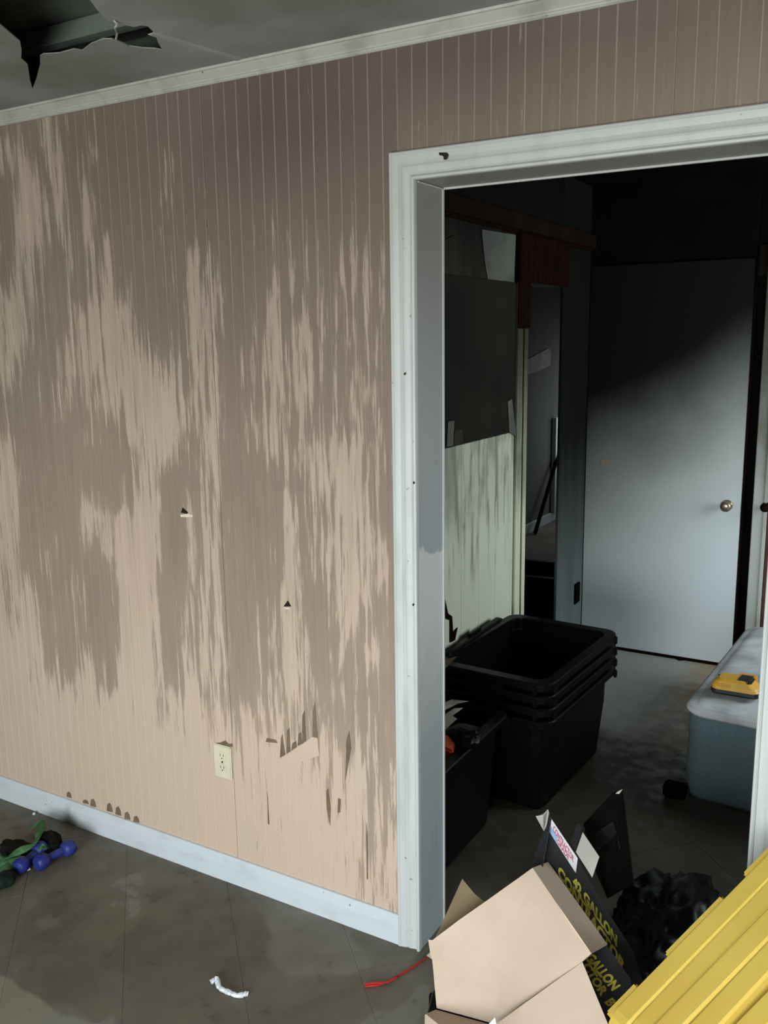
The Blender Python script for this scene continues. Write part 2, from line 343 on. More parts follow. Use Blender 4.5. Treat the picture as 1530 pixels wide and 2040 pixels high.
# dents, torn paint and scorch licks on the wall
wallquad('dent', [(361, 1021), (364, 1011), (370, 1016), (375, 1021), (373, 1024)], M_DARKHOLE, wall_front)
wallquad('dent_lip', [(360, 1025), (377, 1023), (385, 1026), (384, 1030), (361, 1030)], M_PAINTCHIP, wall_front, .002)
wallquad('dent', [(565, 1208), (574, 1196), (580, 1208)], M_DARKHOLE, wall_front)
wallquad('dent_lip', [(565, 1209), (579, 1210), (576, 1214), (570, 1213)], M_PAINTCHIP, wall_front, .002)
for q in ([(558, 1510), (560, 1470), (563, 1462), (568, 1504)], [(571, 1502), (572, 1455), (577, 1450), (579, 1497)], [(593, 1486), (595, 1462), (600, 1458), (602, 1482)],
          [(602, 1482), (603, 1425), (607, 1414), (610, 1476)], [(580, 1496), (583, 1480), (590, 1476), (592, 1488)], [(623, 1468), (624, 1412), (628, 1399), (633, 1470)],
          [(688, 1555), (690, 1475), (696, 1455), (700, 1490), (693, 1530)], [(553, 1480), (530, 1478), (532, 1470), (550, 1474)],
          [(731, 1750), (730, 1670), (731, 1640), (733, 1700), (733, 1752)], [(651, 1610), (650, 1575), (654, 1570), (659, 1610), (658, 1645)],
          [(673, 1620), (674, 1590), (679, 1592), (678, 1618)], [(534, 1640), (533, 1600), (532, 1575), (534, 1590), (537, 1643)]):
    wallquad('scorch_mark', q, M_STAIN, wall_front)
wallquad('dent', [(407, 385), (410, 370), (413, 400), (412, 452), (410, 452)], M_STAIN, wall_front)
for cx, cy, hw, hh in SC:
    wallquad('scorch_mark', [(cx-hw, cy+2), (cx-hw*.8, cy-hh*.8), (cx, cy-hh), (cx+hw*.7, cy-hh*.4), (cx+hw, cy+5)], M_STAIN, wall_front)
wallquad('bare_patch', [(560, 1513), (625, 1466), (632, 1466), (633, 1473), (636, 1505), (600, 1518)], M_BAREPAINT, wall_front, .0008)

# ------------------------------------------------------------------ casing (mitred profile round the opening)
def sweepU(prof, xl, xr, zt, y0=0):
    """prof: (u outward from the opening edge, depth towards the room)"""
    bm = bmesh.new(); rings = []
    for (cx, cz, sx, sz) in ((xl, 0, -1, 0), (xl, zt, -1, 1), (xr, zt, 1, 1), (xr, 0, 1, 0)):
        rings.append([(cx+sx*u, y0-d, cz+sz*u) for u, d in prof])
    loft(bm, rings); return bm
prof = [(0, 0), (0, .011), (.0015, .0135), (.006, .0145), (.0095, .012), (.011, .0085), (.016, .0080), (.026, .0105), (.030, .0125), (.034, .0110), (.038, .0105),
        (.042, .0135), (.050, .0155), (.056, .0165), (.0585, .0185), (.063, .0185), (.0655, .016), (.0655, 0)]
casing = obj('trim_1', sweepU(prof, -.0005, XR, ZH+.0005), M_TRIM, kind='structure')
def seg(pts, w, d, name, parent, mat): pass
wq = lambda n, pix, m, par, y, d=.001: obj(n, slab([at(px, py, 1, y) for px, py in pix], d, Vector((0, -1, 0))), m, par)
wq('paint_gouge', [(874, 304), (890, 304), (893, 309), (889, 318), (884, 318), (883, 311), (875, 309)], M_DARKHOLE, casing, -.0190)
for px, py in ((824, 962), (806, 745), (823, 1205)):
    wq('nail_hole', [(px-2, py), (px, py-3), (px+2, py), (px, py+3)], M_DARKHOLE, casing, -.0175)
# jamb liner
bm = bmesh.new(); box(bm, -.020, -.0005, -.001, T+.001, 0, ZH+.02); bev(bm, .0015, 1)
obj('dark_line', bbox(-.066, XR+.07, -.0022, -.0006, ZH+.0655, ZH+.0690), M_DARKHOLE, casing)  # thin dark strip along the casing's top outer edge
obj('dark_line', bbox(-.0682, -.0655, -.0022, -.0006, 1.2, ZH+.066), M_STAIN, casing)  # thin brown strip down the casing's left outer edge
jamb = obj('trim_2', bm, M_JAMB, kind='structure')
obj('jamb_lip', bbox(-.006, .003, T-.004, T+.004, 0, ZH, .001, 1), M_TRIM, jamb)
obj('head_jamb', bbox(-.0005, XR, -.001, T+.001, ZH+.0005, ZH+.02, .0015, 1), M_JAMB, jamb)
obj('head_lip', bbox(0, XR, T-.003, T+.004, ZH-.004, ZH+.006, .001, 1), M_TRIM, jamb)
obj('caulk_bead', bbox(-.0005, .004, .002, T, ZH-.0045, ZH, .0015, 1), M_CROWN, jamb)
obj('right_jamb', bbox(XR, XR+.02, -.001, T+.001, 0, ZH+.02, .0015, 1), M_JAMB, jamb)
# baseboards
def base_profile(x0, x1, name):
    bm = bmesh.new(); P = [(0, 0), (-.0155, 0), (-.0155, .058), (-.0135, .064), (-.0085, .076), (-.006, .0845), (-.003, .0855), (0, .0855)]
    loft(bm, [[(x, y, z) for y, z in P] for x in (x0, x1)]); return obj(name, bm, M_BASE, kind='structure')
base_profile(-3.2, -.0655, 'baseboard_left'); base_profile(XR+.0655, 2.4, 'baseboard_right')
# crown
bm = bmesh.new(); P = [(0, 2.327), (-.0045, 2.3265), (-.009, 2.330), (-.0095, 2.3335), (-.012, 2.3345), (-.0125, 2.338), (-.017, 2.342), (-.026, 2.350), (-.030, 2.354), (-.034, 2.3545), (-.036, 2.360), (0, 2.360)]
loft(bm, [[(x, y, z) for y, z in P] for x in (-3.2, 2.4)]); crown = obj('trim_3', bm, M_CROWN, kind='structure')

# ------------------------------------------------------------------ ceiling with the torn hole
hole = [(-20, -60), (0, 48), (40, 82), (43, 100), (42, 116), (55, 128), (60, 160), (65, 178), (72, 160), (80, 130), (80, 112), (86, 108), (118, 106), (148, 98),
        (164, 101), (182, 87), (205, 78), (224, 78), (245, 86), (258, 92), (285, 96), (310, 97), (324, 100), (315, 85), (308, 66), (294, 52), (280, 51), (268, 54), (248, 50), (226, 40), (214, 42), (192, 18), (178, -2), (160, -60)]
hp = [at(px, py, 2, ZC) for px, py in hole]
cu = bmesh.new()
outer = [cu.verts.new((x, y, ZC)) for x, y in ((-3.2, -3.8), (2.4, -3.8), (2.4, .0), (-3.2, .0))]
inner = [cu.verts.new((p.x, p.y, ZC)) for p in hp]
es = [cu.edges.new((L[i], L[(i+1) % len(L)])) for L in (outer, inner) for i in range(len(L))]
bmesh.ops.triangle_fill(cu, edges=es, use_beauty=True)
# drop faces that filled the hole
from mathutils.geometry import intersect_point_tri_2d
def inside(pt, poly):
    c = False; n = len(poly)
    for i in range(n):
        a, b = poly[i], poly[i-1]
        if (a.y > pt.y) != (b.y > pt.y) and pt.x < (b.x-a.x)*(pt.y-a.y)/(b.y-a.y)+a.x: c = not c
    return c
bad = [f for f in cu.faces if inside(f.calc_center_median(), hp)]
bmesh.ops.delete(cu, geom=bad, context='FACES_ONLY')
ex = bmesh.ops.extrude_face_region(cu, geom=cu.faces[:])
bmesh.ops.translate(cu, verts=[e for e in ex['geom'] if isinstance(e, bmesh.types.BMVert)], vec=(0, 0, .0025))
ceiling = obj('ceiling', cu, M_CEIL, kind='structure')
# attic void above the hole
bm = bmesh.new(); box(bm, -1.9, .2, -1.5, .0, ZC+.003, ZC+.12)
for f in [f for f in bm.faces if f.calc_center_median().z < ZC+.05]: bm.faces.remove(f)
obj('attic_void', bm, M_ATTIC, ceiling)
for k in range(2):
    obj('attic_joist', bbox(-1.6+.0*k, .1, -.62+.41*k, -.58+.41*k, ZC+.07, ZC+.115, .002, 1), M_ATTIC, ceiling)
# curl of torn paper hanging in the hole, and the taped joint ridge
cp = spline([at(226, 40, 2, ZC), at(233, 48, 2, ZC-.006), at(229, 56, 2, ZC-.009), at(233, 66, 2, ZC-.006), at(231, 78, 2, ZC-.001)], 5)
obj('paper_curl', tube(cp, [.0025]*len(cp), 6), M_CROWN, ceiling)
a_, b_ = at(300, 66, 2, ZC), at(478, 119, 2, ZC)
d_ = (b_-a_).normalized(); n_ = Vector((-d_.y, d_.x, 0)); bm = bmesh.new()
loft(bm, [[a_*(1-t)+b_*t+n_*s+Vector((0, 0, h)) for s, h in ((-.014, 0), (-.005, -.003), (.004, -.004), (.012, 0))] for t in (0, .25, .5, .75, .97)])
obj('joint_ridge', bm, M_CEIL, ceiling)

# ------------------------------------------------------------------ rest of the front room (behind the camera)
obj('wall_left', bbox(-3.34, -3.2, -3.9, .1, 0, ZC+.05), M_ROOMWALL, kind='structure')
obj('wall_right', bbox(2.4, 2.54, -3.9, .137, 0, ZC+.05), M_ROOMWALL, kind='structure')
bm = bmesh.new(); wx0, wx1, wz0, wz1 = -.5, 1.6, .28, 1.62
box(bm, -3.34, wx0, -3.94, -3.8, 0, ZC+.05); box(bm, wx1, 2.54, -3.94, -3.8, 0, ZC+.05); box(bm, wx0, wx1, -3.94, -3.8, 0, wz0); box(bm, wx0, wx1, -3.94, -3.8, wz1, ZC+.05)
obj('wall_rear', bm, M_ROOMWALL, kind='structure')
bm = bmesh.new(); m = (wx0+wx1)/2
box(bm, wx0, wx0+.04, -3.85, -3.82, wz0, wz1); box(bm, wx1-.04, wx1, -3.85, -3.82, wz0, wz1); box(bm, wx0, wx1, -3.85, -3.82, wz0, wz0+.04); box(bm, wx0, wx1, -3.85, -3.82, wz1-.04, wz1)
obj('window_1', bm, M_GLASS, kind='structure')

# ------------------------------------------------------------------ floor with 12 inch tiles laid on the diagonal
floor = obj('floor', bbox(-3.34, 2.54, -3.94, 6.4, -.12, -.0035), M_SLAB, kind='structure')
TS = .3055; s2 = math.sqrt(2); tm = None
def tile(u, v):
    """u: x+y , v: x-y lower corner (both divided by root two)"""
    global tm
    if tm is None:
        bm = bmesh.new(); box(bm, 0, TS-.0005, 0, TS-.0005, -.0034, 0)
        bmesh.ops.bevel(bm, geom=[e for e in bm.edges if all(vv.co.z > -.001 for vv in e.verts)], offset=.0003, segments=1, affect='EDGES')
        o = obj('tile', bm, M_TILE, floor); tm = o.data
    else: o = link(bpy.data.objects.new('tile', tm)); o.parent = floor
    o.rotation_euler = (random.uniform(-.0012, .0012), random.uniform(-.0012, .0012), math.radians(45))
    # local x -> (1,1)/r2 ; local y -> (-1,1)/r2
    o.location = ((u-v)/s2 if False else (u*.5*s2 + v*.5*s2), (u*.5*s2 - v*.5*s2), random.uniform(-.0004, .0004))
U0 = -1.131/s2; V0 = -.377/s2
cnt = 0
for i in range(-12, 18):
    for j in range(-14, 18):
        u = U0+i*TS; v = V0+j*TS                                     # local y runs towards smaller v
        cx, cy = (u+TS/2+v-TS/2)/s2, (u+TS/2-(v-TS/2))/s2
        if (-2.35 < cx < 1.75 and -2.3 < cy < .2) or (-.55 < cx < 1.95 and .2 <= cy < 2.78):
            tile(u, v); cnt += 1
print('tiles', cnt)

# ================================================================== BEDROOM BEHIND
XL = -.427; YB = 2.672; XW = 2.0; ZB = 2.40
bm = bmesh.new()
box(bm, XL-.11, XL, T, 1.80, 0, ZB);  box(bm, XL-.11, XL, 1.80, 2.262, 1.895, ZB)
wl = obj('wall_bedroom_left', bm, M_UPPER, kind='structure')
obj('partition', bbox(XL-.012, XL, 2.262, YB+.10, 0, ZB), M_BACKWALL, wl)
def onL(px, py, x=XL): return at(px, py, 0, x)
# wainscot panels up to z 1.266, each its own piece
y = .14; ki = 0
while y < 1.64:
    y2 = min(y+.165, 1.655); obj('wainscot_panel', bbox(XL, XL+.008, y+.0008, y2-.0008, 0, 1.266, .0016, 1), M_WAINSCOT, wl); y = y2
obj('dark_board', bbox(XL, XL+.010, .15, 1.652, 1.2665, 1.888, .002, 1), M_SOOTBOARD, wl)
obj('pale_patch', slab([onL(960, 457, XL+.004), onL(1028, 468, XL+.004), onL(1024, 563, XL+.004), onL(972, 556, XL+.004), onL(966, 520, XL+.004)], .003), M_PATCH, wl)
obj('dim_patch', slab([onL(882, 480, XL+.004), onL(905, 468, XL+.004), onL(918, 468, XL+.004), onL(925, 552, XL+.004), onL(882, 546, XL+.004)], .003), M_UPPER, wl)
for n_, pix, mt in (('torn_strip', [(890, 890), (893, 840), (905, 838), (903, 888)], M_PATCH), ('torn_strip', [(904, 888), (906, 858), (921, 855), (923, 884)], M_UPPER),
                    ('torn_hole', [(884, 1230), (886, 1190), (893, 1222), (901, 1228), (903, 1260), (912, 1250), (907, 1275), (898, 1280), (898, 1235)], M_CHAR),
                    ('torn_strip', [(1015, 860), (1012, 800), (1020, 795), (1026, 845), (1028, 870)], M_PATCH)):
    obj(n_, slab([onL(px, py, XL+.014) for px, py in pix], .003), mt, wl)
# casing round the doorway to the hall, charred header
cs = obj('trim_4', bbox(XL, XL+.016, 1.662, 1.727, 0, 1.89, .003, 2), M_TRIMG, kind='structure')
obj('jamb_board', bbox(XL-.10, XL+.010, 1.762, 1.80, 0, 1.89, .002, 1), M_TRIMG, cs)
obj('charred_header', bbox(XL, XL+.03, 1.66, 2.26, 1.895, 2.09, .004, 1), M_CHAR, wl)
obj('charred_stud', bbox(XL, XL+.02, 1.665, 1.80, 1.70, 1.93, .004, 1), M_CHAR, wl)
obj('beam', bbox(XL, XL+.028, .16, YB, 2.10, 2.165, .004, 1), M_BEAM, wl)
obj('beam', bbox(XL, XL+.014, .16, YB, 2.085, 2.10, .002, 1), M_CHAR, wl)
# electrical outlet on the short wall
bo = obj('wall_box', bbox(XL, XL+.012, 2.54, 2.61, .26, .37, .003, 2), M_BLACK, wl)
# back wall, ceiling, right wall with its window
bm = bmesh.new(); box(bm, XL-.1, XW+.15, YB+.045, YB+.17, 0, ZB)
wb = obj('wall_bedroom_back', bm, M_BLACK, kind='structure')
obj('soffit_panel', bbox(XL, .365, YB-.002, YB+.044, 2.022, ZB, .002, 1), M_BLACK, wb)
obj('right_panel', bbox(.486, XW, YB-.004, YB+.044, 0, ZB, .002, 1), M_REDWOOD, wb)
obj('ceiling_bedroom', bbox(XL-.12, XW+.15, T, YB+.18, ZB-.0, ZB+.06), M_BLACK, kind='structure')
bm = bmesh.new(); box(bm, XW, XW+.12, T, 1.4, 0, ZB); box(bm, XW, XW+.12, 2.5, YB+.1, 0, ZB); box(bm, XW, XW+.12, 1.4, 2.5, 0, .8); box(bm, XW, XW+.12, 1.4, 2.5, 2.0, ZB)
obj('wall_bedroom_right', bm, M_UPPER, kind='structure')
bm = bmesh.new(); box(bm, XW+.02, XW+.05, 1.4, 1.44, .8, 2.0); box(bm, XW+.02, XW+.05, 2.46, 2.5, .8, 2.0); box(bm, XW+.02, XW+.05, 1.4, 2.5, .8, .84); box(bm, XW+.02, XW+.05, 1.4, 2.5, 1.96, 2.0)
obj('window_2', bm, M_GLASS, kind='structure')
# bedroom door, slightly proud, with knob and the gap beside it
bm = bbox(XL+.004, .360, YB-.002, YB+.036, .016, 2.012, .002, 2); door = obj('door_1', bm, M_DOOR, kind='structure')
def knob(loc, name, parent, mt, s=1):
    bm = bmesh.new(); R = [(.026, 0), (.026, .004), (.010, .007), (.009, .022), (.018, .028), (.0265, .038), (.0275, .048), (.022, .056), (.010, .060)]
    loft(bm, [[(loc[0]+r*s*math.cos(q*math.pi/8), loc[1]-d*s, loc[2]+r*s*math.sin(q*math.pi/8)) for q in range(16)] for r, d in R]); return obj(name, bm, mt, parent, smooth=True)
knob((.299, YB-.002, .835), 'door_knob', door, M_GLASSKNOB)
obj('scuffed_patch', slab([at(px, py, 1, YB-.0035) for px, py in ((1197, 918), (1206, 914), (1216, 919), (1214, 925), (1205, 927), (1201, 930), (1197, 928))], .001, Vector((0, -1, 0))), M_CARDD, door)
c2 = obj('trim_5', bbox(.418, .484, YB-.016, YB+.03, 0, 2.06, .004, 2), M_CASING2, kind='structure')
obj('casing_bead', bbox(.468, .484, YB-.022, YB-.015, 0, 2.06, .003, 2), M_CASING2, c2)
obj('door_stop', bbox(.362, .374, YB+.020, YB+.044, 0, 1.9, .001, 1), M_CHAR, c2)
obj('casing_char', bbox(.376, .416, YB-.004, YB+.03, 1.93, 2.07, .003, 1), M_BEAM, c2)
knob((.478, YB-.016, .845), 'latch_knob', c2, M_BEAM, .8)
obj('trim_6', bbox(XL+.004, .362, YB-.004, YB+.04, .0005, .014, .001, 1), M_CHAR, kind='structure')

# ------------------------------------------------------------------ hall beyond the doorway
obj('wall_hall_left', bbox(-1.88, -1.74, T+.1, 6.35, 0, ZB), M_FARWALL, kind='structure')
obj('pale_patch', slab([at(px, py, 0, -1.735) for px, py in ((1040, 722), (1092, 694), (1098, 700), (1097, 728), (1066, 742), (1040, 748))], .003), M_PATCH, bpy.data.objects['wall_hall_left'])
hb = obj('baseboard_hall', bbox(-1.739, -1.722, T+.1, 6.2, 0, .085, .003, 1), M_BASE, kind='structure')
obj('wall_hall_end', bbox(-1.88, XL-.11, 6.35, 6.48, 0, ZB), M_FARWALL, kind='structure')
obj('wall_hall_right', bbox(XL-.11, XL+.0, YB+.18, 6.48, 0, ZB), M_FARWALL, kind='structure')
obj('wall_hall_near', bbox(-1.88, XL-.11, T, T+.1, 0, ZB), M_FARWALL, kind='structure')
obj('ceiling_hall', bbox(-1.88, XL-.1, T, 6.48, ZB, ZB+.06), M_BLACK, kind='structure')
obj('floor_hall', bbox(-1.739, XL-.111, T+.1, 6.34, -.003, -.0005), M_CONC, kind='structure')
obj('trim_7', bbox(-1.739, -1.70, 5.80, 5.90, .09, .95, .003, 1), M_BASE, kind='structure')
# leaning pole
pA, pB = at(1066, 1062, 0, -1.66), at(1112, 905, 0, -1.70); pA.z = max(pA.z, .012)
tag(obj('wooden_pole', tube([pA, pA.lerp(pB, .5), pB], .018, 8), M_BEAM), 'dark pole leaning against the hall wall beyond the doorway', 'pole')
c_ = bmesh.new(); box(c_, -1.02, -.62, 2.78, 3.2, 0, .33); bev(c_, .01)
# black tub in the hall is made with the totes below

# ================================================================== BLACK TOTES
def tote(name, loc, rz, L, W, H, tilt=(0, 0), **k):
    e = empty(name, loc, (tilt[0], tilt[1], rz), **k)
    r = .055; n = 5
    bm = bmesh.new(); R = []
    def ring(l, w_, z, rr): return [(x, y, z) for x, y in rrect(l, w_, rr, n)]
    R += [ring(L-.14, W-.12, .0, .03), ring(L-.125, W-.105, .008, .04), ring(L-.075, W-.065, H*.62, .05), ring(L-.072, W-.062, H-.055, .05),
          ring(L-.07, W-.06, H-.012, .05)]
    inner_ = [ring(L-.076, W-.066, H-.012, .048), ring(L-.082, W-.072, H*.62, .046), ring(L-.132, W-.112, .012, .036)]
    loft(bm, R+inner_, (True, True)); obj('tub', bm, M_TOTE, e, smooth=False)
    bm = bmesh.new()
    Rm = [ring(L-.085, W-.075, H-.006, .045), ring(L-.083, W-.073, H, .046), ring(L-.006, W-.006, H, r), ring(L, W, H-.004, r), ring(L, W, H-.026, r), ring(L-.004, W-.004, H-.026, r),
          ring(L-.006, W-.006, H-.006, r-.003), ring(L-.078, W-.068, H-.010, .047)]
    loft(bm, Rm+[Rm[0]], (False, False)); bmesh.ops.remove_doubles(bm, verts=bm.verts, dist=1e-5)
    obj('rim', bm, M_TOTE, e)
    for sx in (-1, 1):
        obj('handle', bbox(sx*(L/2)-.012, sx*(L/2)+.012, -.07, .07, H-.045, H-.020, .005, 2), M_TOTE, e)
    for sx in (-1, 1):
        for sy in (-1, 1):
            cx, cy = sx*(L/2-.052), sy*(W/2+.001)
            obj('lug', bbox(cx-.008, cx+.008, cy-.006, cy+.006, H-.040, H-.008, .003, 2), M_TOTE, e)
            cx, cy = sx*(L/2+.001), sy*(W/2-.052)
            obj('lug', bbox(cx-.006, cx+.006, cy-.008, cy+.008, H-.040, H-.008, .003, 2), M_TOTE, e)
    return e
stack = ['topmost black tote of the nested stack in the room behind', 'second black tote from the top of the nested stack', 'third black tote from the top of the nested stack', 'lowest black tote of the nested stack, on the floor']
for i in range(4):
    tote('storage_tote', (-.148+.002*i, 1.163-.003*i, .135-.045*i+.0005), math.radians(90-3.5), .70, .475, .365, label=stack[i], category_=None) if False else \
        tag(tote('storage_tote', (-.148+.002*i, 1.163-.003*i, .135-.045*i+.0005), math.radians(90-3.5), .70, .475, .365), stack[i], 'tote', 'nested black totes')
tag(tote('storage_tote', (-.235, .475, .001), math.radians(90), .60, .36, .40), 'black tote holding card scraps beside the white door jamb', 'tote')
tag(tote('storage_tote', (-.86, 3.02, .001), math.radians(8), .60, .42, .30), 'black tote standing on the hall floor beyond the doorway', 'tote')
LF = at(868, 1944, 2, .20); T3 = tag(tote('storage_tote', (LF.x+.165*.95+.27*.31, LF.y+.165*.31-.27*.95, .001), math.radians(90+18), .54, .33, .20), 'black tote under the opened carton in the foreground', 'tote')
# lid leaning on the wainscot
def lid_mesh(L, W, th=.030):
    bm = bmesh.new(); r = .05
    def ring(l, w_, z, rr): return [(x, y, z) for x, y in rrect(l, w_, rr, 5)]
    loft(bm, [ring(L-.012, W-.012, 0, r-.006), ring(L-.008, W-.008, th-.006, r-.004), ring(L-.10, W-.10, th-.006, r-.02), ring(L-.10, W-.10, th-.012, r-.02),
              ring(L-.115, W-.115, th-.010, r-.025), ring(L-.115, W-.115, th-.002, r-.025), ring(L-.095, W-.095, th, r-.02), ring(L-.014, W-.014, th, r-.005),
              ring(L-.004, W-.004, th-.004, r), ring(L, W, .004, r), ring(L, W, 0, r)], (False, False))
    # close rim bottom and centre panel
    bmesh.ops.holes_fill(bm, edges=bm.edges); return bm
e = empty('tote_lid', (XL+.058, 1.17, .262), (0, math.radians(90-4), 0)); tag(e, 'black lid standing on edge against the pale wainscot', 'lid')
bm = lid_mesh(.50, .56, .022); obj('panel', bm, M_TOTE, e)
obj('latch', bbox(-.262, -.246, -.05, .05, .0, .016, .003, 1), M_TOTE, e)

# card scraps in the second tote
def scrap(name, pts, mt, label, cat, th=.003, group=None):
    return tag(obj(name, slab(pts, th), mt), label, cat, group)
def aty(px, py, y): return at(px, py, 1, y)
scrap('card_scrap', [aty(858, 1440, .40), aty(866, 1408, .42), aty(900, 1394, .46), aty(934, 1397, .50), aty(912, 1402, .48), aty(868, 1424, .42)], M_CARDS, 'pale card scrap lying uppermost in the tote beside the jamb', 'card')
scrap('card_scrap', [aty(868, 1436, .40), aty(905, 1412, .44), aty(922, 1411, .46), aty(908, 1420, .45), aty(872, 1448, .40)], M_CARDS, 'narrow pale card strip below the uppermost scrap in the tote', 'card')
scrap('card_scrap', [aty(866, 1452, .38), aty(893, 1420, .42), aty(911, 1432, .43), aty(882, 1458, .40)], M_CARDS, 'short card piece, lowest of the pale scraps in the tote', 'card')
scrap('card_scrap', [aty(868, 1322, .66), aty(884, 1315, .66), aty(910, 1308, .66), aty(884, 1335, .66), aty(876, 1400, .66), aty(868, 1402, .66)], M_CARDD, 'tan card sliver sticking up at the rim by the jamb', 'card')
bm = bmesh.new(); 
c0 = aty(890, 1488, .40); box(bm, -.05, .022, -.03, .03, -.02, .02, Matrix.Translation(c0) @ Euler((.3, .5, .4)).to_matrix().to_4x4()); bev(bm, .006)
tag(obj('orange_scrap', bm, M_ORANGE), 'dull orange scrap below the cards in the tote', 'scrap')
bm = bmesh.new(); bmesh.ops.create_icosphere(bm, subdivisions=3, radius=.05)
for v in bm.verts: v.co = Vector((v.co.x*1.3, v.co.y*1.1, v.co.z*.6))*(1+.35*noise.noise(v.co*30)); v.co += aty(918, 1452, .44)-Vector((0, -.03, .035))
tag(obj('plastic_bag', bm, M_TOTE, smooth=False), 'crumpled dark plastic bag in the tote with the card scraps', 'bag')

# ================================================================== MATTRESS, TOOL
e = empty('mattress', (.83, 1.74, 0), (0, 0, math.radians(-3)), label='slate teal mattress with grey white top lying on the bedroom floor'); e['category'] = 'mattress'
bm = bmesh.new()
def mring(l, w_, z, rr): return [(x, y, z) for x, y in rrect(l, w_, rr, 8)]
W_, L_ = .74, 1.10
loft(bm, [mring(W_-.03, L_-.03, .001, .06), mring(W_-.004, L_-.004, .02, .075), mring(W_+.004, L_+.004, .12, .08), mring(W_-.002, L_-.002, .22, .08), mring(W_, L_, .325, .08)])
obj('body', bm, M_TEAL, e, smooth=True)
bm = bmesh.new()
loft(bm, [mring(W_+.006, L_+.006, .322, .08), mring(W_+.020, L_+.020, .332, .085), mring(W_+.018, L_+.018, .342, .085), mring(W_-.002, L_-.002, .350, .08)])
obj('piping', bm, M_QUILT, e, smooth=True)
bm = bmesh.new(); nx, ny = 36, 48; V = []
for i in range(nx+1):
    for j in range(ny+1):
        u, v = i/nx*2-1, j/ny*2-1; k = (1-abs(u)**8)*(1-abs(v)**8)
        V.append(bm.verts.new((u*(W_/2-.012)*(1-.04*abs(v)**10), v*(L_/2-.012)*(1-.03*abs(u)**10), .346+.022*k**.5*(1 if k > 0 else 0)+.010*k*noise.noise((u*3, v*4, 0))+.005*k*noise.noise((u*9, v*13, 2)))))
for i in range(nx):
    for j in range(ny): a = i*(ny+1)+j; bm.faces.new((V[a], V[a+ny+1], V[a+ny+2], V[a+1]))
obj('quilted_top', bm, M_QUILT, e, smooth=True)

tc = at(1468, 1380, 2, .372)
e = empty('power_tool', (tc.x, tc.y, .374), (0, 0, math.radians(38)), label='yellow and black cordless tool resting on the mattress'); e['category'] = 'tool'
e.rotation_euler = (0, math.radians(-2), math.radians(-4)); e.scale = (1, 1.25, 1.35)
bm = bmesh.new(); loft(bm, [[(x, y, z) for x, y in rrect(l, w_, r, 4)] for l, w_, z, r in ((.165, .075, .0, .02), (.175, .085, .006, .025), (.172, .083, .014, .025))]); obj('base', bm, M_DARKTOOL, e)
bm = bmesh.new(); loft(bm, [[(x-.004*k, y, z) for x, y in rrect(l, w_, r, 4)] for k, (l, w_, z, r) in enumerate(((.168, .080, .014, .025), (.160, .076, .024, .025), (.125, .066, .036, .02), (.095, .054, .042, .018)))]); obj('body', bm, M_YELLOWTOOL, e)
obj('socket', bbox(.004, .056, -.028, .026, .030, .0445, .006, 2), M_DARKTOOL, e)
obj('rib', bbox(-.066, -.010, -.044, -.034, .018, .030, .004, 2), M_YELLOWTOOL, e)
obj('grip', bbox(-.070, -.015, .004, .012, .036, .0405, .002, 2), M_DARKTOOL, e)
obj('socket_frame', bbox(.0, .062, .026, .034, .030, .046, .003, 2), M_YELLOWTOOL, e)
# low black block standing in for the dark shadow beside the mattress
bm = bmesh.new(); box(bm, -.04, .04, -.03, .03, 0, .05); bev(bm, .008); bmesh.ops.translate(bm, verts=bm.verts, vec=(.415, 1.20, .001))
tag(obj('shade_block', bm, M_BLACK), 'small black block standing in for shadow at the mattress corner', 'box')

# ================================================================== OPENED CARTON
ca = empty('carton', at(1040, 1990, 2, .31), label='opened carton of refuse bags with tan flaps and black printed side'); ca['category'] = 'carton'
def attach(o): 
    o.parent = ca; o.matrix_parent_inverse = Matrix.Translation(-ca.location); return o
def cpart(name, pts, mt, th=.0035, **k): return attach(obj(name, slab(pts, th), mt, **k))
A = aty(857, 1874, -.34); B = aty(1061, 1729, -.17); C = aty(1159, 1914, -.30)
nP = (B-A).cross(C-A).normalized()
pl = lambda px, py: on_plane(px, py, A, nP)
def crumple(pts, n, amp):
    """fine grid over the polygon so the board can bend a little"""
    bm = bmesh.new(); vs_ = [bm.verts.new(p) for p in pts]; bm.faces.new(vs_)
    bmesh.ops.triangulate(bm, faces=bm.faces[:]); bmesh.ops.subdivide_edges(bm, edges=bm.edges[:], cuts=n, use_grid_fill=True)
    nn = nP if nP.dot(CAM-A) > 0 else -nP
    for v in bm.verts: v.co += nn*amp*noise.noise(v.co*9)
    ex_ = bmesh.ops.extrude_face_region(bm, geom=bm.faces[:]); bmesh.ops.translate(bm, verts=[q for q in ex_['geom'] if isinstance(q, bmesh.types.BMVert)], vec=-nn*.0035)
    return bm
attach(obj('flap', crumple([pl(857, 1876), pl(1061, 1729), pl(1120, 1816), pl(1178, 1899), pl(1160, 1915), pl(1072, 1978), pl(987, 2040), pl(869, 2007), pl(863, 1935)], 6, .006), M_CARD, label='large plain tan flap'))
Pa, Pb, Pc = pl(1061, 1729), pl(1178, 1899), aty(1210, 1881, -.20)
nS = (Pb-Pa).cross(Pc-Pa).normalized()
cpart('edge_strip', [Pa, on_plane(1092, 1717, Pa, nS), Pc, Pb], M_CARD, .003)
low = lambda px, py: on_plane(px, py, pl(1161, 1914)+Vector((0, 0, -.001)), (nP+Vector((.10, .10, 0))*(1 if nP.z > 0 else -1)).normalized())
cpart('flap', [low(1160, 1916), low(1212, 2042), low(1250, 2120), low(1010, 2140), low(985, 2042)], M_CARD, label='lower tan flap creased below the large one')
cpart('flap', [pl(868, 2008)-Vector((0, 0, .004)), aty(848, 2020, -.47), aty(846, 2110, -.56), aty(985, 2130, -.60), pl(985, 2043)], M_CARD, label='corner flap folded down at the left')
